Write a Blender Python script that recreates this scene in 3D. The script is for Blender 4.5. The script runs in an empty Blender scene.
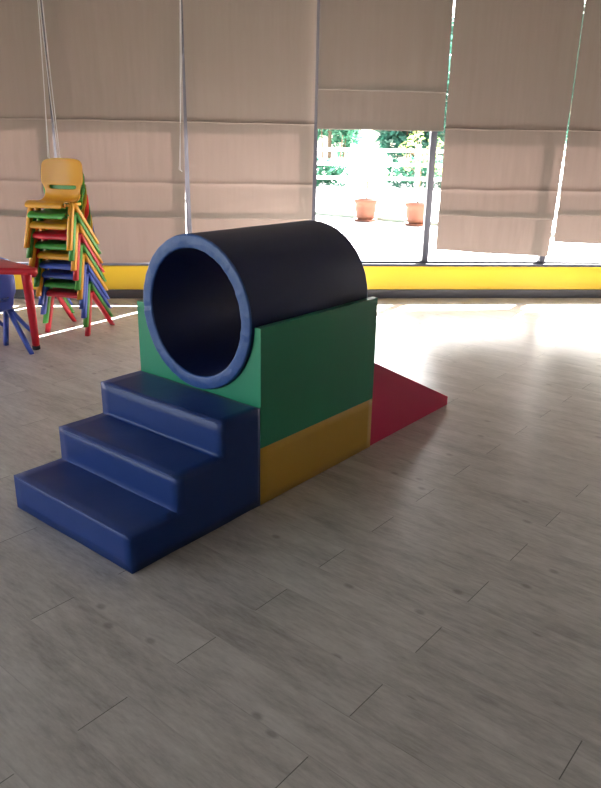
import bpy, bmesh, math, random
from mathutils import Vector, Matrix, noise
random.seed(4)
PI = math.pi
SC = bpy.context.scene
COL = SC.collection

# ------------------------------------------------------------------ helpers
def link(name, bm, mats, parent=None, smooth=True, loc=None):
    me = bpy.data.meshes.new(name)
    bmesh.ops.recalc_face_normals(bm, faces=bm.faces[:])
    bm.to_mesh(me); bm.free()
    for m in (mats if isinstance(mats, (list, tuple)) else [mats]):
        me.materials.append(m)
    if smooth:
        for p in me.polygons: p.use_smooth = True
    o = bpy.data.objects.new(name, me); COL.objects.link(o)
    if parent: o.parent = parent
    if loc: o.location = loc
    return o

def empty(name, loc=(0, 0, 0), rz=0):
    o = bpy.data.objects.new(name, None); COL.objects.link(o)
    o.location = loc; o.rotation_euler = (0, 0, rz); o.empty_display_size = .1
    return o

def tag(o, label=None, cat=None, group=None, kind=None):
    if label: o['label'] = label
    if cat: o['category'] = cat
    if group: o['group'] = group
    if kind: o['kind'] = kind
    return o

def copy_tree(o, parent=None):
    c = o.copy(); COL.objects.link(c)
    if parent: c.parent = parent
    for ch in list(o.children):
        copy_tree(ch, c)
    return c

def box(bm, a, b, M=None):
    x0, y0, z0 = a; x1, y1, z1 = b
    cs = [(x0, y0, z0), (x1, y0, z0), (x1, y1, z0), (x0, y1, z0), (x0, y0, z1), (x1, y0, z1), (x1, y1, z1), (x0, y1, z1)]
    vs = [bm.verts.new(M @ Vector(c) if M else c) for c in cs]
    for f in ((0, 3, 2, 1), (4, 5, 6, 7), (0, 1, 5, 4), (1, 2, 6, 5), (2, 3, 7, 6), (3, 0, 4, 7)):
        bm.faces.new([vs[i] for i in f])
    return vs

def prism(bm, prof, e0, e1, axis='y'):
    """profile of (a, z) extruded along the second axis"""
    A = [bm.verts.new((a, e0, z)) for a, z in prof]
    B = [bm.verts.new((a, e1, z)) for a, z in prof]
    n = len(prof)
    bm.faces.new(A); bm.faces.new(B[::-1])
    for i in range(n):
        bm.faces.new((A[i], B[i], B[(i + 1) % n], A[(i + 1) % n]))

def bevel(bm, w, seg=3, ang=math.radians(25)):
    es = [e for e in bm.edges if len(e.link_faces) == 2 and e.calc_face_angle(0) > ang]
    bmesh.ops.bevel(bm, geom=es, offset=w, segments=seg, affect='EDGES', profile=.5, clamp_overlap=True)

def tube(bm, pts, r, n=8, r2=None):
    pts = [Vector(p) for p in pts]; rings = []
    for i, p in enumerate(pts):
        d = (pts[min(i + 1, len(pts) - 1)] - pts[max(i - 1, 0)]).normalized()
        a = d.cross(Vector((0, 0, 1)))
        if a.length < .05: a = d.cross(Vector((0, 1, 0)))
        a.normalize(); b = d.cross(a)
        rr = r if r2 is None else r + (r2 - r) * i / (len(pts) - 1)
        rings.append([bm.verts.new(p + a * rr * math.cos(2 * PI * k / n) + b * rr * math.sin(2 * PI * k / n)) for k in range(n)])
    for i in range(len(rings) - 1):
        for k in range(n):
            bm.faces.new((rings[i][k], rings[i][(k + 1) % n], rings[i + 1][(k + 1) % n], rings[i + 1][k]))
    bm.faces.new(rings[0][::-1]); bm.faces.new(rings[-1])

def lathe(bm, prof, n=48):
    rings = [[bm.verts.new((r * math.cos(2 * PI * k / n), r * math.sin(2 * PI * k / n), z)) for k in range(n)] for r, z in prof]
    for i in range(len(rings) - 1):
        for k in range(n):
            bm.faces.new((rings[i][k], rings[i][(k + 1) % n], rings[i + 1][(k + 1) % n], rings[i + 1][k]))
    return rings

# ------------------------------------------------------------------ materials
def lin(c):
    return tuple(((v / 255) / 12.92 if v / 255 < .04045 else ((v / 255 + .055) / 1.055) ** 2.4) for v in c) + (1,)

def principled(name, col, rough=.5, spec=.5, bumps=(), coat=0, metallic=0, tint=0.0):
    m = bpy.data.materials.new(name); m.use_nodes = True
    nt = m.node_tree; N = nt.nodes; L = nt.links; b = N['Principled BSDF']
    b.inputs['Base Color'].default_value = col
    b.inputs['Roughness'].default_value = rough
    b.inputs['Specular IOR Level'].default_value = spec
    b.inputs['Metallic'].default_value = metallic
    b.inputs['Coat Weight'].default_value = coat
    tc = N.new('ShaderNodeTexCoord')
    prev = None
    for sc, strength, dist in bumps:
        nz = N.new('ShaderNodeTexNoise'); nz.inputs['Scale'].default_value = sc; nz.inputs['Detail'].default_value = 3
        L.new(tc.outputs['Object'], nz.inputs['Vector'])
        bp = N.new('ShaderNodeBump'); bp.inputs['Strength'].default_value = strength; bp.inputs['Distance'].default_value = dist
        L.new(nz.outputs['Fac'], bp.inputs['Height'])
        if prev: L.new(prev.outputs['Normal'], bp.inputs['Normal'])
        prev = bp
    if prev: L.new(prev.outputs['Normal'], b.inputs['Normal'])
    if tint:
        nz = N.new('ShaderNodeTexNoise'); nz.inputs['Scale'].default_value = 6
        L.new(tc.outputs['Object'], nz.inputs['Vector'])
        mx = N.new('ShaderNodeMix'); mx.data_type = 'RGBA'
        mx.inputs[6].default_value = tuple(c * (1 - tint) for c in col[:3]) + (1,)
        mx.inputs[7].default_value = tuple(min(1, c * (1 + tint)) for c in col[:3]) + (1,)
        L.new(nz.outputs['Fac'], mx.inputs[0]); L.new(mx.outputs[2], b.inputs['Base Color'])
    return m

VB = [(7, .25, .008), (420, .12, .0008)]
M_BLUE = principled('blue_vinyl', (.010, .038, .185, 1), .38, .36, VB)
M_NAVY = principled('navy_vinyl', (.006, .015, .085, 1), .45, .3, VB)
M_RIM = principled('blue_rim_vinyl', (.030, .085, .30, 1), .42, .5, [(26, .6, .008), (420, .12, .0008)])
M_GREEN = principled('green_vinyl', (.022, .270, .150, 1), .36, .5, VB)
M_YELLOW = principled('yellow_vinyl', (.62, .37, .055, 1), .4, .4, VB)
M_RED = principled('red_vinyl', (.75, .035, .14, 1), .4, .4, VB)
def plastic(n, c): return principled(n, c, .33, .5, [(300, .05, .0006)])
P = {'yellow': plastic('yellow_plastic', (.86, .41, .035, 1)), 'green': plastic('green_plastic', (.075, .39, .065, 1)),
     'red': plastic('red_plastic', (.66, .022, .045, 1)), 'blue': plastic('blue_plastic', (.06, .12, .58, 1))}
M_RUBBER = principled('black_rubber', (.02, .02, .022, 1), .7)
M_BAND = principled('yellow_wall_paint', (.80, .55, .035, 1), .45, .4, [(60, .1, .002)])
M_GREY = principled('grey_skirting', (.075, .08, .10, 1), .45, .5, [(40, .1, .002)])
M_ALU = principled('dark_aluminium', (.045, .05, .07, 1), .5, .35)
M_WALL = principled('warm_white_paint', (.50, .47, .43, 1), .8, .2, [(90, .1, .002)])
M_DIMWALL = principled('dimmed_right_wall', (.10, .075, .055, 1), .7, .2, [(30, .1, .002)])  # unseen right wall, darkened to cut bounce light on the foam sides
M_CEIL = principled('ceiling_paint', (.2, .19, .18, 1), .85, .2, [(90, .1, .002)])
M_CONC = principled('pale_paving', (.62, .60, .56, 1), .8, .2, [(3, .2, .01)], tint=.1)
M_KERB = principled('grey_kerb', (.14, .17, .15, 1), .9, .2)
M_TERRA = principled('terracotta', (.115, .045, .030, 1), .75, .2, [(30, .3, .01)], tint=.15)
M_SOIL = principled('soil', (.05, .035, .025, 1), .95, .1)
M_BARK = principled('bark', (.14, .10, .07, 1), .9, .1, [(20, .4, .02)])
M_WHITE = principled('white_painted_rail', (.75, .75, .75, 1), .5, .3)
M_CORD = principled('white_cord', (.72, .72, .75, 1), .6, .3)
M_EAVE = principled('eave_concrete', (.35, .35, .34, 1), .9, .1)

def leafmat(n, c):
    m = principled(n, c, .6, .3, tint=.35)
    nt = m.node_tree; b = nt.nodes['Principled BSDF']
    t = nt.nodes.new('ShaderNodeBsdfTranslucent'); t.inputs[0].default_value = c
    mx = nt.nodes.new('ShaderNodeMixShader'); mx.inputs[0].default_value = .4
    nt.links.new(b.outputs[0], mx.inputs[1]); nt.links.new(t.outputs[0], mx.inputs[2])
    nt.links.new(mx.outputs[0], nt.nodes['Material Output'].inputs[0])
    return m
LEAF_D = leafmat('dark_leaves', (.03, .12, .085, 1))
LEAF_M = leafmat('mid_leaves', (.045, .16, .10, 1))
LEAF_Y = leafmat('yellow_green_leaves', (.24, .34, .08, 1))

def glassmat():
    m = bpy.data.materials.new('window_glass'); m.use_nodes = True
    nt = m.node_tree; N = nt.nodes; L = nt.links; N.clear()
    out = N.new('ShaderNodeOutputMaterial'); tr = N.new('ShaderNodeBsdfTransparent'); tr.inputs[0].default_value = (.95, .95, .955, 1)
    gl = N.new('ShaderNodeBsdfGlossy'); gl.inputs['Roughness'].default_value = .02
    fr = N.new('ShaderNodeFresnel'); fr.inputs[0].default_value = 1.45
    mx = N.new('ShaderNodeMixShader')
    ge = N.new('ShaderNodeNewGeometry'); sb = N.new('ShaderNodeMath'); sb.operation = 'SUBTRACT'; sb.inputs[0].default_value = 1; L.new(ge.outputs['Backfacing'], sb.inputs[1])
    mu = N.new('ShaderNodeMath'); mu.operation = 'MULTIPLY'; L.new(fr.outputs[0], mu.inputs[0]); L.new(sb.outputs[0], mu.inputs[1])
    L.new(mu.outputs[0], mx.inputs[0]); L.new(tr.outputs[0], mx.inputs[1]); L.new(gl.outputs[0], mx.inputs[2]); L.new(mx.outputs[0], out.inputs[0])
    return m
M_GLASS = glassmat()

def fabricmat():
    m = bpy.data.materials.new('blind_fabric'); m.use_nodes = True
    nt = m.node_tree; N = nt.nodes; L = nt.links; N.clear()
    out = N.new('ShaderNodeOutputMaterial')
    tc = N.new('ShaderNodeTexCoord')
    mp = N.new('ShaderNodeMapping'); mp.inputs['Scale'].default_value = (22, 22, .8)
    nz = N.new('ShaderNodeTexNoise'); nz.inputs['Scale'].default_value = 1; nz.inputs['Detail'].default_value = 5
    L.new(tc.outputs['Object'], mp.inputs[0]); L.new(mp.outputs[0], nz.inputs['Vector'])
    def ramp(a, b):
        mx = N.new('ShaderNodeMix'); mx.data_type = 'RGBA'; mx.inputs[6].default_value = a; mx.inputs[7].default_value = b
        L.new(nz.outputs['Fac'], mx.inputs[0]); return mx.outputs[2]
    w = N.new('ShaderNodeTexNoise'); w.inputs['Scale'].default_value = 350; L.new(tc.outputs['Object'], w.inputs['Vector'])
    bp = N.new('ShaderNodeBump'); bp.inputs['Strength'].default_value = .2; bp.inputs['Distance'].default_value = .001; L.new(w.outputs['Fac'], bp.inputs['Height'])
    bp2 = N.new('ShaderNodeBump'); bp2.inputs['Strength'].default_value = .6; bp2.inputs['Distance'].default_value = .012
    mp2 = N.new('ShaderNodeMapping'); mp2.inputs['Scale'].default_value = (9, 9, 1.6); n2 = N.new('ShaderNodeTexNoise'); n2.inputs['Scale'].default_value = 1
    L.new(tc.outputs['Object'], mp2.inputs[0]); L.new(mp2.outputs[0], n2.inputs['Vector']); L.new(n2.outputs['Fac'], bp2.inputs['Height']); L.new(bp.outputs[0], bp2.inputs['Normal'])
    d = N.new('ShaderNodeBsdfDiffuse'); L.new(ramp((.270, .234, .212, 1), (.305, .266, .243, 1)), d.inputs[0]); L.new(bp2.outputs[0], d.inputs['Normal'])
    t = N.new('ShaderNodeBsdfTranslucent'); L.new(ramp((TR * .95, TR * .58, TR * .50, 1), (TR * 1.1, TR * .70, TR * .61, 1)), t.inputs[0])
    ad = N.new('ShaderNodeAddShader'); L.new(d.outputs[0], ad.inputs[0]); L.new(t.outputs[0], ad.inputs[1])
    L.new(ad.outputs[0], out.inputs[0])
    return m
TR = .0052
M_FAB = fabricmat()

def floormat():
    m = bpy.data.materials.new('wood_plank_vinyl'); m.use_nodes = True
    nt = m.node_tree; N = nt.nodes; L = nt.links; b = N['Principled BSDF']
    tc = N.new('ShaderNodeTexCoord')
    mp = N.new('ShaderNodeMapping'); mp.inputs['Rotation'].default_value = (0, 0, math.radians(39.5))
    mp.inputs['Location'].default_value = (.885, -.0945, 0)
    L.new(tc.outputs['Object'], mp.inputs[0])
    V = mp.outputs[0]
    br = N.new('ShaderNodeTexBrick'); br.offset = .5
    br.inputs['Scale'].default_value = 1; br.inputs['Brick Width'].default_value = 1.045; br.inputs['Row Height'].default_value = .1735
    br.inputs['Mortar Size'].default_value = .0016; br.inputs['Mortar Smooth'].default_value = .1; br.inputs['Bias'].default_value = 0
    br.inputs['Color1'].default_value = (0, 0, 0, 1); br.inputs['Color2'].default_value = (1, 1, 1, 1); br.inputs['Mortar'].default_value = (.5, .5, .5, 1)
    L.new(V, br.inputs['Vector'])
    sp = N.new('ShaderNodeSeparateXYZ'); L.new(V, sp.inputs[0])
    def math_(op, a, b_=None, c=None):
        n = N.new('ShaderNodeMath'); n.operation = op
        for i, v in enumerate((a, b_, c)):
            if v is None: continue
            if isinstance(v, (int, float)): n.inputs[i].default_value = v
            else: L.new(v, n.inputs[i])
        return n.outputs[0]
    fr = math_('FRACT', math_('DIVIDE', sp.outputs[1], .1735))
    inside = math_('COMPARE', fr, .5, .47)
    seam = math_('MULTIPLY', br.outputs['Fac'], math_('ADD', math_('MULTIPLY', inside, .62), .13))
    # each plank shifts its own grain
    off = N.new('ShaderNodeVectorMath'); off.operation = 'MULTIPLY_ADD'
    L.new(br.outputs['Color'], off.inputs[0]); off.inputs[1].default_value = (7, 3, 5); L.new(V, off.inputs[2])
    def grain(sx, sy, det, rough=.6):
        q = N.new('ShaderNodeMapping'); q.inputs['Scale'].default_value = (sx, sy, 1); L.new(off.outputs[0], q.inputs[0])
        n = N.new('ShaderNodeTexNoise'); n.inputs['Scale'].default_value = 1; n.inputs['Detail'].default_value = det; n.inputs['Roughness'].default_value = rough
        L.new(q.outputs[0], n.inputs['Vector']); return n.outputs['Fac']
    g1 = grain(3.4, 13, 9, .76); g2 = grain(16, 80, 5); g3 = grain(1.6, 6, 2)
    s = math_('ADD', math_('ADD', math_('MULTIPLY', g1, .58), math_('MULTIPLY', g2, .30)), math_('SUBTRACT', math_('MULTIPLY', g3, .28), .08))
    s = math_('ADD', s, math_('MULTIPLY', math_('SUBTRACT', br.outputs['Color'], .5), .035))
    cr = N.new('ShaderNodeValToRGB'); e = cr.color_ramp.elements
    e[0].position = .34; e[0].color = (.29, .260, .242, 1); e[1].position = .66; e[1].color = (.60, .56, .53, 1)
    k = e.new(.5); k.color = (.455, .418, .392, 1)
    L.new(s, cr.inputs[0])
    # knots
    vm = N.new('ShaderNodeMapping'); vm.inputs['Scale'].default_value = (1.9, 2.9, 1); L.new(off.outputs[0], vm.inputs[0])
    vo = N.new('ShaderNodeTexVoronoi'); vo.voronoi_dimensions = '2D'; vo.inputs['Scale'].default_value = 1; L.new(vm.outputs[0], vo.inputs['Vector'])
    kd = N.new('ShaderNodeMapRange'); kd.inputs[1].default_value = .02; kd.inputs[2].default_value = .048; kd.inputs[3].default_value = .45; kd.inputs[4].default_value = 0
    L.new(vo.outputs['Distance'], kd.inputs[0])
    mk = N.new('ShaderNodeMix'); mk.data_type = 'RGBA'; L.new(kd.outputs[0], mk.inputs[0]); L.new(cr.outputs[0], mk.inputs[6]); mk.inputs[7].default_value = (.10, .075, .065, 1)
    ms = N.new('ShaderNodeMix'); ms.data_type = 'RGBA'; L.new(seam, ms.inputs[0]); L.new(mk.outputs[2], ms.inputs[6]); ms.inputs[7].default_value = (.03, .025, .022, 1)
    L.new(ms.outputs[2], b.inputs['Base Color'])
    rr = math_('ADD', math_('MULTIPLY', g1, .12), FLOOR_ROUGH - .06)
    L.new(rr, b.inputs['Roughness'])
    b.inputs['Specular IOR Level'].default_value = .5
    bp = N.new('ShaderNodeBump'); bp.inputs['Strength'].default_value = .12; bp.inputs['Distance'].default_value = .0008
    L.new(math_('SUBTRACT', g2, math_('MULTIPLY', br.outputs['Fac'], 1.5)), bp.inputs['Height']); L.new(bp.outputs[0], b.inputs['Normal'])
    return m
FLOOR_ROUGH = .30
M_FLOOR = floormat()

# ------------------------------------------------------------------ room frame
W0 = Vector((-.02253, 7.1926)); WD = Vector((5.07, .464)).normalized(); WN = Vector((-WD.y, WD.x))
def wp(s, off, z):      # off: metres from the wall face into the room
    p = W0 + WD * s - WN * off
    return Vector((p.x, p.y, z))
MW = Matrix(((WD.x, -WN.x, 0, W0.x), (WD.y, -WN.y, 0, W0.y), (0, 0, 1, 0), (0, 0, 0, 1)))   # local (s, off, z)
SL, SR = -5.6, 6.3
H = 3.15
SILL = .335
X0, X1, Y0 = -5.5, 6.0, -3.5

def struct(name, bm, m, parent=None, smooth=False):
    o = link(name, bm, m, parent, smooth)
    if not parent: o['kind'] = 'structure'
    return o
def yw(x): return W0.y + (x - W0.x) * WD.y / WD.x

bm = bmesh.new()
vs = [(X0, Y0), (X1, Y0), (X1, yw(X1) + .02), (X0, yw(X0) + .02)]
t = [bm.verts.new((x, y, 0)) for x, y in vs]; u_ = [bm.verts.new((x, y, -.08)) for x, y in vs]
bm.faces.new(t); bm.faces.new(u_[::-1])
for i in range(4): bm.faces.new((t[i], u_[i], u_[(i + 1) % 4], t[(i + 1) % 4]))
struct('floor', bm, M_FLOOR)
bm = bmesh.new()
t = [bm.verts.new((x, y, H)) for x, y in vs]; u_ = [bm.verts.new((x, y, H + .15)) for x, y in vs]
bm.faces.new(t[::-1]); bm.faces.new(u_)
for i in range(4): bm.faces.new((t[i], t[(i + 1) % 4], u_[(i + 1) % 4], u_[i]))
struct('ceiling', bm, M_CEIL)

# low window wall: yellow panel, grey skirting
bm = bmesh.new(); box(bm, (SL, -.16, 0), (SR, 0, SILL - .012), MW); struct('wall_back', bm, M_BAND)
bm = bmesh.new(); box(bm, (SL, 0, 0), (SR, .014, .088), MW); bevel(bm, .003, 2); struct('baseboard_back', bm, M_GREY)
bm = bmesh.new(); box(bm, (SL, -.16, SILL - .010), (SR, .014, SILL + .016), MW); bevel(bm, .003, 2); struct('trim_1', bm, M_ALU)
bm = bmesh.new(); box(bm, (SL, -.16, 3.0), (SR, 0, H + .15), MW); struct('trim_2', bm, M_WALL)

# windows of the back wall
MUL = [-5.6 + 0.0, -4.72, -3.51, -2.30, -1.09, .115, 1.275, 2.51, 3.72, 4.93, 6.14]
n = 1
for i in range(len(MUL) - 1):
    a, b = MUL[i], MUL[i + 1]
    bm = bmesh.new(); z0, z1 = SILL + .016, 3.0; f = .03
    for q in (((a, -.10, z0), (a + f, -.03, z1)), ((b - f, -.10, z0), (b, -.03, z1)), ((a + f, -.10, z0), (b - f, -.03, z0 + .02)), ((a + f, -.10, z1 - .03), (b - f, -.03, z1))):
        box(bm, q[0], q[1], MW)
    w = struct('window_%d' % n, bm, M_ALU)
    bm = bmesh.new(); box(bm, (a + f, -.068, z0 + .02), (b - f, -.062, z1 - .03), MW)
    link('pane', bm, M_GLASS, w, False)
    n += 1

# left wall with its wide windows, right wall and rear wall
def side_wall(name, x0, x1, y0, y1, z0w, z1w, wy, nwin):
    global n
    bm = bmesh.new()
    box(bm, (x0, y0, 0), (x1, y1, z0w)); box(bm, (x0, y0, z1w), (x1, y1, H))
    edges = [y0] + [v for a in wy for v in a] + [y1]
    for i in range(0, len(edges), 2):
        box(bm, (x0, edges[i], z0w), (x1, edges[i + 1], z1w))
    struct(name, bm, M_WALL)
    for a, b in wy:
        bm = bmesh.new(); xm = (x0 + x1) / 2; f = .04
        for q in (((xm - .03, a, z0w), (xm + .03, a + f, z1w)), ((xm - .03, b - f, z0w), (xm + .03, b, z1w)), ((xm - .03, a + f, z0w), (xm + .03, b - f, z0w + f)), ((xm - .03, a + f, z1w - f), (xm + .03, b - f, z1w))):
            box(bm, *q)
        w = struct('window_%d' % n, bm, M_ALU)
        bm = bmesh.new(); box(bm, (xm - .003, a + f, z0w + f), (xm + .003, b - f, z1w - f)); link('pane', bm, M_GLASS, w, False)
        n += 1
side_wall('wall_left', X0 - .2, X0, Y0, yw(X0) - .01, .15, 2.95, [(-3.2, -1.2), (-1.0, 1.0), (1.2, 3.2)], 3)
bm = bmesh.new(); box(bm, (X1, Y0, 0), (X1 + .2, yw(X1), H)); struct('wall_right', bm, M_DIMWALL)
bm = bmesh.new(); box(bm, (X0 - .2, Y0 - .2, 0), (X1 + .2, Y0, H)); struct('wall_front', bm, M_WALL)

# ------------------------------------------------------------------ outdoors
bm = bmesh.new(); v = [bm.verts.new(MW @ Vector(c)) for c in ((-60, -.16, -.03), (60, -.16, -.03), (60, -70, -.03), (-60, -70, -.03))]
bm.faces.new(v); struct('ground_outside', bm, M_CONC)
bm = bmesh.new(); v = [bm.verts.new(c) for c in ((-50, -40, -.09), (X0 - .2, -40, -.09), (X0 - .2, 6.6, -.09), (-50, 2.8, -.09))]
bm.faces.new(v); struct('ground_side', bm, principled('side_lawn', (.22, .24, .17, 1), .9, .1, tint=.2))
bm = bmesh.new(); box(bm, (SL - 1, -1.43, H - .02), (SR + 1, -.16, H + .15), MW); struct('trim_3', bm, M_EAVE)

bm = bmesh.new()
ka, kb = Vector((-6.0, 22.0, 0)), Vector((8.5, 9.6, 0)); kd = (kb - ka).normalized(); kn = Vector((-kd.y, kd.x, 0))
K0 = Vector((1.3, 15.55, 0)); kd = Vector((.93, -.75, 0)).normalized(); kn = Vector((-kd.y, kd.x, 0))
MK = Matrix(((kd.x, kn.x, 0, K0.x), (kd.y, kn.y, 0, K0.y), (0, 0, 1, -.03), (0, 0, 0, 1)))
box(bm, (-9, 0, 0), (9, .12, .07), MK); bevel(bm, .01, 2)
struct('trim_4', bm, M_KERB)

def leaves(bm, c, r, nleaf, size, squash=1.0, rng=random):
    c = Vector(c)
    for _ in range(nleaf):
        d = Vector((rng.gauss(0, 1), rng.gauss(0, 1), rng.gauss(0, 1))).normalized()
        p = c + Vector((d.x * r[0], d.y * r[1], d.z * r[2])) * rng.uniform(.45, 1) ** .5
        a = Vector((rng.gauss(0, 1), rng.gauss(0, 1), rng.gauss(0, .6))).normalized(); b = a.cross(d)
        if b.length < .1: continue
        b.normalize(); s = size * rng.uniform(.6, 1.3)
        v = [bm.verts.new(p + a * s), bm.verts.new(p + b * s * .35 + d * s * .1), bm.verts.new(p - a * s), bm.verts.new(p - b * s * .35 + d * s * .1)]
        bm.faces.new(v)

def tree(name, loc, h, r, m, label, cat, group, nleaf=900, trunk_h=None, size=.22):
    t = empty(name, loc); tag(t, label, cat, group)
    th = trunk_h or h * .45
    bm = bmesh.new()
    tube(bm, [(0, 0, -.03), (.05, .02, th * .5), (-.03, .05, th), (.02, 0, h * .75)], .14 * h / 5, 8, .04)
    for k in range(5):
        a = 2 * PI * k / 5 + .4
        tube(bm, [(0, 0, th * .8), (math.cos(a) * r * .4, math.sin(a) * r * .4, th * 1.1), (math.cos(a) * r * .7, math.sin(a) * r * .7, h * .75)], .045 * h / 5, 6, .015)
    link('trunk', bm, M_BARK, t)
    bm = bmesh.new()
    for k in range(9):
        a = 2 * PI * k / 9 * 2.4; rr = r * (.6 if k else 0)
        leaves(bm, (math.cos(a) * rr, math.sin(a) * rr, th + (h - th) * random.uniform(.3, .8)), (r * .5, r * .5, (h - th) * .3), nleaf // 9, size)
    link('foliage', bm, m, t, False)
    return t

TR_L = [
    ((-2.4, 31, 0), 6.4, 1.5, LEAF_D, 'dark leafy tree seen through the glass, left of the other garden trees'),
    ((1.1, 33, 0), 6.0, 1.55, LEAF_M, 'leafy garden tree behind the railing above the left terracotta pot'),
    ((4.6, 32, 0), 6.6, 1.6, LEAF_D, 'dense dark tree behind the railing between the two terracotta pots'),
    ((8.1, 34, 0), 6.2, 1.55, LEAF_M, 'bushy garden tree behind the right window mullion'),
]
for loc, h, r, m, lb in TR_L:
    tree('garden_tree', loc, h, r, m, lb, 'tree', 'trees in the garden', 3800, .55, .30)
tree('garden_tree', (11.6, 31, 0), 6.4, 1.6, LEAF_D, 'rightmost tall garden tree beyond the railing', 'tree', 'trees in the garden', 2600, .6, .3)
def hedge(loc, L, h, label, m):
    bm = bmesh.new(); leaves(bm, (0, 0, h / 2 - .03), (L / 2, .45, h / 2), int(L * 260), .13)
    for k in range(6): leaves(bm, ((k - 2.5) * L / 6, 0, h * .42), (L / 9, .5, h * .5), int(L * 40), .13)
    o = link('garden_shrub', bm, m, None, False, loc); tag(o, label, 'shrub', 'shrubs along the railing'); return o
hedge((.1, 27.0, 0), 2.8, 1.0, 'low green shrub growing behind the railing at the left edge of the glass', LEAF_M)
hedge((4.9, 27.4, 0), 3.6, 1.15, 'wide low shrub growing behind the railing between the two potted plants', LEAF_M)

fence = empty('garden_railing', (-5, 25.2, -.03)); tag(fence, 'white post and rail garden railing beyond the paved terrace', 'railing')
for k in range(9):
    bm = bmesh.new(); box(bm, (k * 2.2 - .07, -.07, 0), (k * 2.2 + .07, .07, 1.5)); bevel(bm, .012, 2); link('post', bm, M_WHITE, fence, False)
for z in (.35, .8, 1.25):
    bm = bmesh.new(); box(bm, (0, -.04, z), (17.6, .04, z + .11)); bevel(bm, .01, 2); link('rail', bm, M_WHITE, fence, False)

def potted(loc, s, hstem, label, seed, nl):
    rng = random.Random(seed)
    t = empty('potted_plant', loc); tag(t, label, 'plant', 'terracotta pots on the terrace')
    bm = bmesh.new()
    lathe(bm, [(.001, 0), (.145 * s, 0), (.165 * s, .02 * s), (.20 * s, .12 * s), (.215 * s, .24 * s), (.212 * s, .33 * s), (.235 * s, .335 * s), (.24 * s, .35 * s), (.24 * s, .40 * s), (.23 * s, .415 * s), (.205 * s, .41 * s), (.20 * s, .36 * s)], 32)
    link('pot', bm, M_TERRA, t)
    bm = bmesh.new(); lathe(bm, [(.001, .375 * s), (.2 * s, .365 * s)], 24); link('soil', bm, M_SOIL, t)
    bm = bmesh.new(); lathe(bm, [(.001, -.03), (.22 * s, -.03), (.25 * s, .02), (.24 * s, .02), (.21 * s, .001), (.15 * s, .0)], 28); link('saucer', bm, M_TERRA, t)
    bm = bmesh.new(); tube(bm, [(0, 0, .36 * s), (.02, 0, .36 * s + hstem * .5), (-.02, .02, .36 * s + hstem)], .02, 6, .008)
    tips = []
    for k in range(8):
        a = k * 2.4; zz = .36 * s + hstem * (.35 + .08 * k)
        e = Vector((math.cos(a) * .3, math.sin(a) * .3, zz + .25)); tips.append(e)
        tube(bm, [(0, 0, zz), (e.x * .5, e.y * .5, zz + .16), e], .008, 5, .004)
    link('stem', bm, M_BARK, t)
    bm = bmesh.new()
    for e in tips: leaves(bm, e, (.16, .16, .14), nl, .055, rng=rng)
    link('foliage', bm, LEAF_Y, t, False)
potted((1.275, 15.2, 0), 1.0, .75, 'terracotta pot with a sparse small plant, left of the two pots on the terrace', 3, 16)
potted((2.235, 14.55, 0), .98, 1.2, 'terracotta pot with a taller plant, right pot half behind the window mullion', 5, 30)

# ------------------------------------------------------------------ roman blinds
def blind(s0, s1, path, label, seed, gapL=(.004, .004), gapR=(.004, .004), slantL=0, slantR=0, cord=None):
    """path: list of (z, off); the bottom of the last section is slanted"""
    t = empty('roman_blind', wp((s0 + s1) / 2, .1, 3.0), math.atan2(WD.y, WD.x))
    tag(t, label, 'blind', 'roman blinds across the window wall')
    cx = (s0 + s1) / 2
    pts = []
    for (z0, o0), (z1, o1) in zip(path[:-1], path[1:]):
        k = max(2, int(abs(z1 - z0) / .035))
        for j in range(k): pts.append((z0 + (z1 - z0) * j / k, o0 + (o1 - o0) * j / k, abs(z1 - z0) > .2))
    pts.append(path[-1] + (True,))
    zb = path[-1][0]
    bm = bmesh.new(); NX = 36; rows = []
    for z, off, big in pts:
        row = []
        f = max(0, min(1, (2.9 - z) / 2.4))
        a = s0 + gapL[0] + (gapL[1] - gapL[0]) * f ** 2; b = s1 - gapR[0] - (gapR[1] - gapR[0]) * f ** 2
        for i in range(NX + 1):
            q = i / NX; s = a + (b - a) * q
            wob = (noise.noise(Vector((s * 2.6 + seed * 9, z * .7, seed))) * .012 + noise.noise(Vector((s * 9 + seed, z * 1.2, 3))) * .004) * (.3 + f)
            dz = (slantL * (1 - q) + slantR * q) * max(0, min(1, (1.1 - z) / .5)) if zb < 1.2 else (slantL * (1 - q) + slantR * q) * f
            dz += noise.noise(Vector((s * 3, seed, z))) * .006
            row.append(bm.verts.new((s - cx, -(off + wob - .1), z + dz - 3.0)))
        rows.append(row)
    for i in range(len(rows) - 1):
        for k in range(NX): bm.faces.new((rows[i][k], rows[i][k + 1], rows[i + 1][k + 1], rows[i + 1][k]))
    o = link('fabric', bm, M_FAB, t)
    bm = bmesh.new(); box(bm, (s0 - cx + .006, -.03, .0), (s1 - cx - .006, .03, .045)); bevel(bm, .004, 2); link('headrail', bm, M_WHITE, t, False)
    if cord:
        for k, (sx, zend, dx) in enumerate(cord):
            bm = bmesh.new(); P_ = []
            y = -.075
            for j in range(15): P_.append((sx - cx + dx * (j / 14) ** 2, y, .0 - (3.0 - zend) * j / 14))
            for j in range(1, 8): P_.append((sx - cx + dx + .022 * math.sin(j / 8 * PI) * 1.0 + .012 * j / 8, y, zend - 3.0 - .02 * math.sin(j / 8 * PI)))
            for j in range(15): P_.append((sx - cx + dx + .012 - dx * 1.0 * (j / 14) * .9, y - .004, zend - 3.0 + (3.0 - zend) * j / 14))
            tube(bm, P_, .0032, 6); link('cord', bm, M_CORD, t)
    return t
A = .10
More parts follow.
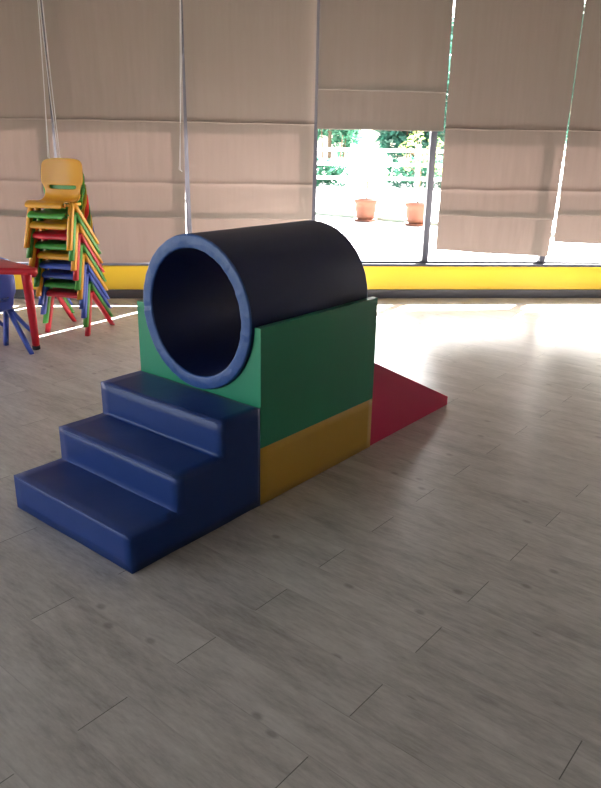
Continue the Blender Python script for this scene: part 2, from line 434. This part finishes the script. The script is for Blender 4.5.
def lowered(zb, fold, seam1=1.655, seam2=1.11, lift=.07, A=.10):
    return [(3.0, A), (seam1 + .012, A), (seam1, A + .014), (seam1 - .004, A - .002), (seam1 - .02, A), (seam2 + .02, A + .002), (seam2, A + .011), (seam2 - .02, A + .004),
            (fold + .02, A + .014), (fold, A + .013), (fold + .003, A + .006), (fold + lift, A + .004), (fold + lift - .03, A - .003), (fold - .03, A - .002), (zb + .02, A), (zb, A + .003)]
blind(-3.51, -2.295, lowered(.362, .79, A=.045), 'lowered beige roman blind at the left edge, behind the stacked chairs', 1, gapR=(.0, .008))
blind(-2.285, -1.095, lowered(.358, .79, A=.045), 'lowered beige roman blind between the chair stack and the tunnel', 2, gapL=(.004, .02), gapR=(.004, .03), cord=[(-2.282, 1.33, -.045), (-2.276, 1.33, .045)])
blind(-1.085, .105, lowered(.358, .78, A=.045), 'lowered beige roman blind right behind the blue tunnel', 3, gapL=(.004, .022), gapR=(.0, .012), cord=[(-1.085, 1.24, -.07)])
blind(.118, 1.325, [(3.0, A + .01), (1.97, A + .018), (1.95, A + .019), (1.948, A + .010), (2.0, A + .002), (1.95, A + .003), (1.64, A + .018), (1.612, A + .02), (1.612, A + .008), (1.66, A + .004)],
      'half raised beige roman blind above the open view to the terrace', 4, slantL=.0, slantR=0)
blind(1.340, 2.539, lowered(.475, .825, 1.638, 1.085), 'lowered roman blind right of the open window, hem sagging above the sill', 5, gapL=(.0, .0), gapR=(.0, .035), slantL=.03, slantR=-.03)
blind(2.545, 3.745, lowered(.575, .845, 1.645, 1.085), 'lowered roman blind at the right edge, its hem well above the sill', 6, gapL=(.0, .0), slantL=.015, slantR=-.03)
blind(3.765, 4.955, lowered(.45, .83), 'lowered roman blind beyond the right edge of the view', 7)
blind(-4.72, -3.52, lowered(.43, .79), 'lowered roman blind beyond the left edge of the view', 8)

# ------------------------------------------------------------------ soft play set
ANG = .8916; OX, OY = -.1644, 2.7876
SW, SD, SRZ, LB, HB, HY, LR = .775, .2324, .1507, .8476, .7903, .2674, .8483
# local frame: x along the set (steps negative, ramp positive), y towards the far left side
def setloc(a, b):
    return (OX + a * math.cos(ANG) - b * math.sin(ANG), OY + a * math.sin(ANG) + b * math.cos(ANG), 0)
def puff(bm, amp, cuts=0, seed=0, fr=5):
    bm.normal_update()
    for v in bm.verts:
        v.co += v.normal * noise.noise(v.co * fr + Vector((seed, 0, 0))) * amp

def foam(name, prof, m, parent=None, w=SW, bev=.011, y0=0, sub=.045, amp=.0022, seed=0, extra=None):
    bm = bmesh.new(); prism(bm, prof, y0 + .0, y0 + w)
    bevel(bm, bev, 3)
    # cut into a fine grid so the soft covers can pucker
    bb = [min(v.co[i] for v in bm.verts) for i in range(3)], [max(v.co[i] for v in bm.verts) for i in range(3)]
    for ax in range(3):
        c = bb[0][ax] + sub
        while c < bb[1][ax] - .01:
            no = [0, 0, 0]; no[ax] = 1; co = [0, 0, 0]; co[ax] = c
            bmesh.ops.bisect_plane(bm, geom=bm.verts[:] + bm.edges[:] + bm.faces[:], plane_co=co, plane_no=no)
            c += sub
    puff(bm, amp, seed=seed)
    for v in bm.verts: v.co.z = max(v.co.z, .0)
    o = link(name, bm, m, parent)
    md = o.modifiers.new('normals', 'WEIGHTED_NORMAL'); md.weight = 90
    return o

steps = empty('foam_steps', setloc(0, 0), ANG)
tag(steps, 'blue vinyl foam staircase with three steps leading up to the tunnel', 'soft play steps')
g = .004
prof = [(-3 * SD, 0), (-g, 0), (-g, 3 * SRZ), (-SD, 3 * SRZ), (-SD, 2 * SRZ), (-2 * SD, 2 * SRZ), (-2 * SD, SRZ), (-3 * SD, SRZ)]
foam('stair_block', prof, M_BLUE, steps, bev=.008, amp=.003)
# piping along the front edge of every step
for k in range(3):
    bm = bmesh.new(); x = -(3 - k) * SD + .002; z = (k + 1) * SRZ - .0035
    P_ = [(x, .012 + (SW - .024) * j / 30, z + .0012 * noise.noise(Vector((j * .8, k, 0)))) for j in range(31)]
    tube(bm, P_, .0042, 8); link('piping', bm, M_BLUE, steps)

cradle = empty('foam_cradle', setloc(0, 0), ANG)
tag(cradle, 'green foam cradle block with a yellow lower half carrying the blue tunnel', 'soft play block')
CY, CZ, CR, CI = .37, .797, .335, .277
bm = bmesh.new()
gp = .004
rc = CR + .003
prof2 = [(0, HY + .001), (0, HB)]
a0 = math.asin(min(1, (CZ - HB) / rc))
NA = 40
prof2.append((CY - rc * math.cos(a0), HB))
for i in range(1, NA):
    a = PI + a0 + (PI - 2 * a0) * i / NA
    prof2.append((CY + rc * math.cos(a), CZ + rc * math.sin(a)))
prof2 += [(CY + rc * math.cos(a0), HB), (SW, HB), (SW, HY + .001)]
Av = [bm.verts.new((0, y, z)) for y, z in prof2]; Bv = [bm.verts.new((LB, y, z)) for y, z in prof2]
nn = len(prof2)
bm.faces.new(Av); bm.faces.new(Bv[::-1])
for i in range(nn): bm.faces.new((Av[i], Bv[i], Bv[(i + 1) % nn], Av[(i + 1) % nn]))
es = [e for e in bm.edges if len(e.link_faces) == 2 and e.calc_face_angle(0) > .5 and max(v.co.z for v in e.verts) > HY + .01]
bmesh.ops.bevel(bm, geom=es, offset=.009, segments=3, affect='EDGES', profile=.5)
link('cradle_body', bm, M_GREEN, cradle, False)
o = cradle.children[0]
for p in o.data.polygons: p.use_smooth = True
o.data.set_sharp_from_angle(angle=math.radians(40))
foam('lower_block', [(0, 0), (LB, 0), (LB, HY - .001), (0, HY - .001)], M_YELLOW, cradle, bev=.003, amp=.0008, seed=5)

tun = empty('foam_tunnel', setloc(0, 0), ANG)
tag(tun, 'dark blue padded foam tunnel lying in the green cradle', 'play tunnel')
L0, L1 = -.022, .815
def ring_surface(bm, prof, nseg=144, wr=0.0):
    rings = []
    for k in range(nseg):
        a = 2 * PI * k / nseg; ring = []
        for r, x in prof:
            w = wr * noise.noise(Vector((math.cos(a) * 11, math.sin(a) * 11, x * 2 + r * 10)))
            ring.append(bm.verts.new((x - w, CY + (r) * math.cos(a), CZ + (r) * math.sin(a))))
        rings.append(ring)
    for k in range(nseg):
        R, S = rings[k], rings[(k + 1) % nseg]
        for i in range(len(prof) - 1):
            bm.faces.new((R[i], R[i + 1], S[i + 1], S[i]))
rb = .010
bm = bmesh.new(); ring_surface(bm, [(CR, L0 + rb), (CR - .0005, .2), (CR, .4), (CR - .0005, .6), (CR, L1 - rb)]); link('outer_cover', bm, M_NAVY, tun)
bm = bmesh.new(); ring_surface(bm, [(CI, L0 + rb), (CI + .001, .2), (CI, .4), (CI, L1 - rb)]); link('inner_lining', bm, M_NAVY, tun)
for x0, sg in ((L0, 1), (L1, -1)):
    pr = []
    for j in range(6):
        th = j / 5 * PI / 2; pr.append((CR - rb + rb * math.cos(th), x0 + sg * (rb - rb * math.sin(th))))
    for j in range(1, 5): pr.append((CR - rb + (CI + rb - CR + rb) * j / 5, x0 - sg * .002 * math.sin(j / 5 * PI)))
    for j in range(6):
        th = PI / 2 - j / 5 * PI / 2; pr.append((CI + rb - rb * math.cos(th), x0 + sg * (rb - rb * math.sin(th))))
    bm = bmesh.new(); ring_surface(bm, pr, 216, .0035); rm = link('end_rim', bm, M_RIM, tun); rm.modifiers.new('normals', 'WEIGHTED_NORMAL').weight = 90

ramp = empty('foam_ramp', setloc(0, 0), ANG)
tag(ramp, 'red vinyl foam wedge ramp sloping down behind the green and yellow block', 'soft play ramp')
rp = foam('ramp_block', [(LB + g, 0), (LB + LR, 0), (LB + LR, .052), (LB + g + .012, 3 * SRZ), (LB + g, 3 * SRZ)], M_RED, ramp, bev=.006, amp=.0, sub=9, seed=9, y0=.006)
rp.modifiers.clear()
for p in rp.data.polygons: p.use_smooth = False

# ------------------------------------------------------------------ stacking chairs
LEG_D = .034
def beam(bm, p, q, wx, d0, d1, xo0, xo1):
    """flat tapered leg: p, q = (y, z) at foot and top; d = depth"""
    p = Vector((0, p[0], p[1])); q = Vector((0, q[0], q[1])); d = (q - p).normalized(); nrm = Vector((0, d.z, -d.y))
    rings = []
    N_ = 6
    for i in range(N_ + 1):
        f = i / N_; c = p.lerp(q, f); c.x = xo0 + (xo1 - xo0) * f; dd = (d0 + (d1 - d0) * f) / 2
        ring = []
        for sx, sn in ((-1, -1), (1, -1), (1, 1), (-1, 1)):
            v = c + Vector((sx * wx / 2, 0, 0)) + nrm * sn * dd
            if i == 0: v.z = 0 if True else v.z
            ring.append(bm.verts.new(v))
        rings.append(ring)
    bm.faces.new(rings[0][::-1]); bm.faces.new(rings[-1])
    for i in range(N_):
        for k in range(4): bm.faces.new((rings[i][k], rings[i][(k + 1) % 4], rings[i + 1][(k + 1) % 4], rings[i + 1][k]))
    bevel(bm, .005, 3, math.radians(50))

SHELL = [(-.006, .298, .152), (-.010, .312, .158), (-.004, .324, .160), (.008, .331, .162), (.03, .334, .162), (.07, .330, .162), (.12, .325, .162), (.17, .324, .161), (.21, .330, .160), (.238, .345, .158),
         (.252, .368, .156), (.260, .395, .156), (.266, .412, .157), (.267, .420, .160), (.272, .447, .168), (.274, .462, .178), (.277, .480, .184), (.281, .51, .185), (.286, .55, .183), (.291, .59, .180), (.295, .62, .175), (.298, .636, .165), (.299, .645, .140)]
def make_chair(color):
    m = P[color]
    t = empty('stacking_chair')
    bm = bmesh.new(); NX = 14; rows = []
    for y, z, hw in SHELL:
        row = []
        for i in range(NX + 1):
            q = i / NX * 2 - 1
            back = max(0, min(1, (z - .38) / .08))
            dish = q * q
            row.append(bm.verts.new((q * hw, y - back * .022 * dish - .0, z + (1 - back) * .012 * dish * (1 if y > .02 else 0) - back * (0.012 * q ** 4 if z > .6 else 0))))
        rows.append(row)
    for j in range(len(rows) - 1):
        for i in range(NX):
            if j == 13 - 0 and 2 <= i < NX - 2: continue      # hand slot
            bm.faces.new((rows[j][i], rows[j][i + 1], rows[j + 1][i + 1], rows[j + 1][i]))
    o = link('seat_shell', bm, m, t)
    md = o.modifiers.new('thickness', 'SOLIDIFY'); md.thickness = .010; md.offset = 0
    md = o.modifiers.new('round', 'SUBSURF'); md.levels = 1; md.render_levels = 2
    AP = (.108, .318)
    for sx in (-1, 1):
        for (yf, d0, d1, yt) in ((.0, .034, .040, .098), (.386, .026, .030, .120)):
            bm = bmesh.new(); beam(bm, (yf, 0), (yt, .332), .030, d0, d1, sx * .186, sx * .172)
            link('leg', bm, m, t)
        bm = bmesh.new(); box(bm, (sx * .1665 - .012, .03, .312), (sx * .1665 + .012, .215, .331)); bevel(bm, .005, 3); link('side_rail', bm, m, t)
    bm = bmesh.new(); box(bm, (-.15, .035, .300), (.15, .055, .322)); bevel(bm, .004, 2)
    link('underseat_rib', bm, m, t)
    return t

protos = {}
def chair(color, loc, rz, scale=1.0):
    if color not in protos:
        protos[color] = c = make_chair(color)
    else:
        c = copy_tree(protos[color])
    c.location = loc; c.rotation_euler = (0, 0, rz); c.scale = (scale,) * 3
    return c
th = math.atan2(-.28, .96)
mid = Vector((-1.8965, 5.624, 0)); bd = Vector((.28, .96, 0))
stackc = ['red', 'green', 'blue', 'blue', 'yellow', 'green', 'red', 'yellow', 'green', 'yellow']
lbl = ["red plastic child's chair at the very bottom of the stack, standing on the floor",
       "green plastic child's chair second from the bottom of the stack, on the lowest red one",
       "blue plastic child's chair third from the bottom, lower of two blue in the stack",
       "blue plastic child's chair fourth from the bottom, upper of two blue in the stack",
       "yellow plastic child's chair in mid stack, directly on top of the upper blue one",
       "green plastic child's chair in mid stack, between a yellow and a red one",
       "red plastic child's chair in the upper half of the stack, fourth from the top",
       "yellow plastic child's chair third from the top of the stack, on the upper red one",
       "green plastic child's chair second from the top, showing through the top chair's slot",
       "yellow plastic child's chair topmost of the stack, its whole backrest with hand slot in view"]
for i, c in enumerate(stackc):
    o = chair(c, mid + Vector((.96, -.28, 0)) * .0036 * i - bd * (.0215 * i) + Vector((0, 0, .0785 * i)), th)
    tag(o, lbl[i], 'chair', "stacked plastic children's chairs")

# the pair at the table: the near one stands with its back to the camera
Af = Vector((-2.251, 5.259, 0)); Bf = Vector((-1.941, 5.007, 0)); d = (Bf - Af).normalized()
rz = math.atan2(-d.x, d.y); xax = Vector((math.cos(rz), math.sin(rz), 0))
sc_ = .93
o = chair('blue', Af + Vector((-.63, -.777, 0)) * (.186 * sc_), rz, sc_)
tag(o, "blue plastic child's chair at the left edge, its splayed leg before the red table leg", 'chair', 'blue chairs at the red table')
d2 = Vector((.5, .866, 0)); rz2 = math.atan2(-d2.x, d2.y)
o = chair('blue', Vector((-2.52, 5.42, 0)), rz2, .93)
tag(o, "blue plastic child's chair behind the red table, only its backrest top showing above it", 'chair', 'blue chairs at the red table')

# ------------------------------------------------------------------ red table
table = empty('kids_table', (-2.4, 5.1, 0)); tag(table, "red plastic children's table with a rounded corner and splayed legs at left edge", 'table')
TZ = .65
poly = [Vector((-1.745, 4.85)), Vector((-2.45, 5.50)), Vector((-3.05, 5.50)), Vector((-3.75, 4.875))]
def round_poly(pl, r, n_=8):
    out = []
    for i, p in enumerate(pl):
        a = (pl[i - 1] - p).normalized(); b = (pl[(i + 1) % len(pl)] - p).normalized()
        ha = a.angle(b) / 2; dd = r / math.tan(ha); c = p + (a + b).normalized() * (r / math.sin(ha))
        s_, e_ = p + a * dd, p + b * dd
        a0_ = math.atan2(s_.y - c.y, s_.x - c.x); a1_ = math.atan2(e_.y - c.y, e_.x - c.x)
        da = (a1_ - a0_ + PI) % (2 * PI) - PI
        for k in range(n_ + 1): out.append((c.x + r * math.cos(a0_ + da * k / n_), c.y + r * math.sin(a0_ + da * k / n_)))
    return out
pp = round_poly(poly, .045)
bm = bmesh.new(); A_ = [bm.verts.new((x + 2.4, y - 5.1, TZ - .036)) for x, y in pp]; B_ = [bm.verts.new((x + 2.4, y - 5.1, TZ)) for x, y in pp]
bm.faces.new(A_[::-1]); bm.faces.new(B_)
for i in range(len(pp)): bm.faces.new((A_[i], A_[(i + 1) % len(pp)], B_[(i + 1) % len(pp)], B_[i]))
bevel(bm, .009, 3, .8); link('tabletop', bm, P['red'], table)
for fx, fy, tx, ty in ((-1.985, 5.165, -1.95, 5.03), (-2.62, 5.40, -2.62, 5.36), (-3.0, 5.42, -2.95, 5.36), (-3.55, 4.85, -3.45, 4.96)):
    bm = bmesh.new(); pts = []
    for j in range(9):
        f = j / 8; pts.append((fx + (tx - fx) * f ** 1.25 + 2.4, fy + (ty - fy) * f ** 1.25 - 5.1, .012 + (TZ - .05) * f))
    tube(bm, pts, .026, 14, .036); lg = link('leg', bm, P['red'], table)
    bm = bmesh.new(); tube(bm, [(fx + 2.4, fy - 5.1, 0), (fx + 2.4, fy - 5.1, .03)], .029, 14); link('rubber_foot', bm, M_RUBBER, lg)

# ------------------------------------------------------------------ light
sun = bpy.data.lights.new('sun', 'SUN'); sun.energy = 100; sun.angle = math.radians(.6); sun.color = (1, .97, .91)
so = bpy.data.objects.new('sun', sun); COL.objects.link(so)
so.rotation_euler = Vector((-.414, -.643, -.643)).to_track_quat('-Z', 'Y').to_euler()
so.location = (5, 12, 10)

w = bpy.data.worlds.new('sky'); SC.world = w; w.use_nodes = True
nt = w.node_tree; bg = nt.nodes['Background']
sky = nt.nodes.new('ShaderNodeTexSky'); sky.sky_type = 'NISHITA'; sky.sun_disc = False
sky.sun_elevation = math.radians(40); sky.sun_rotation = math.radians(33); sky.air_density = 1.2; sky.dust_density = 4; sky.ozone_density = 1
hs = nt.nodes.new('ShaderNodeHueSaturation'); hs.inputs['Saturation'].default_value = .5
nt.links.new(sky.outputs[0], hs.inputs['Color']); nt.links.new(hs.outputs[0], bg.inputs[0]); bg.inputs[1].default_value = 1.0

# ------------------------------------------------------------------ camera
cam = bpy.data.cameras.new('camera'); co = bpy.data.objects.new('camera', cam); COL.objects.link(co)
cam.sensor_fit = 'VERTICAL'; cam.sensor_height = 36; cam.lens = 716.05 / 788 * 36
TH, RO = .3388, .0179
fwd = Vector((0, math.cos(TH), -math.sin(TH))); rt0 = Vector((1, 0, 0)); up0 = rt0.cross(fwd)
# image x = cos(ro) x - sin(ro) y_down
right = rt0 * math.cos(RO) + up0 * math.sin(RO) * 1.0
up = up0 * math.cos(RO) - rt0 * math.sin(RO)
Mx = Matrix((right, up, -fwd)).transposed().to_4x4(); Mx.translation = Vector((0, 0, 1.5))
co.matrix_world = Mx
SC.camera = co
cam.clip_end = 300

SC.view_settings.view_transform = 'Standard'; SC.view_settings.look = 'None'
SC.view_settings.exposure = 0.66; SC.view_settings.gamma = 1; SC.view_settings.use_curve_mapping = False
SC.cycles.max_bounces = 10; SC.cycles.diffuse_bounces = 5; SC.cycles.glossy_bounces = 4; SC.cycles.transparent_max_bounces = 12
SC.cycles.sample_clamp_indirect = 12
SC.cycles.caustics_reflective = False; SC.cycles.caustics_refractive = False
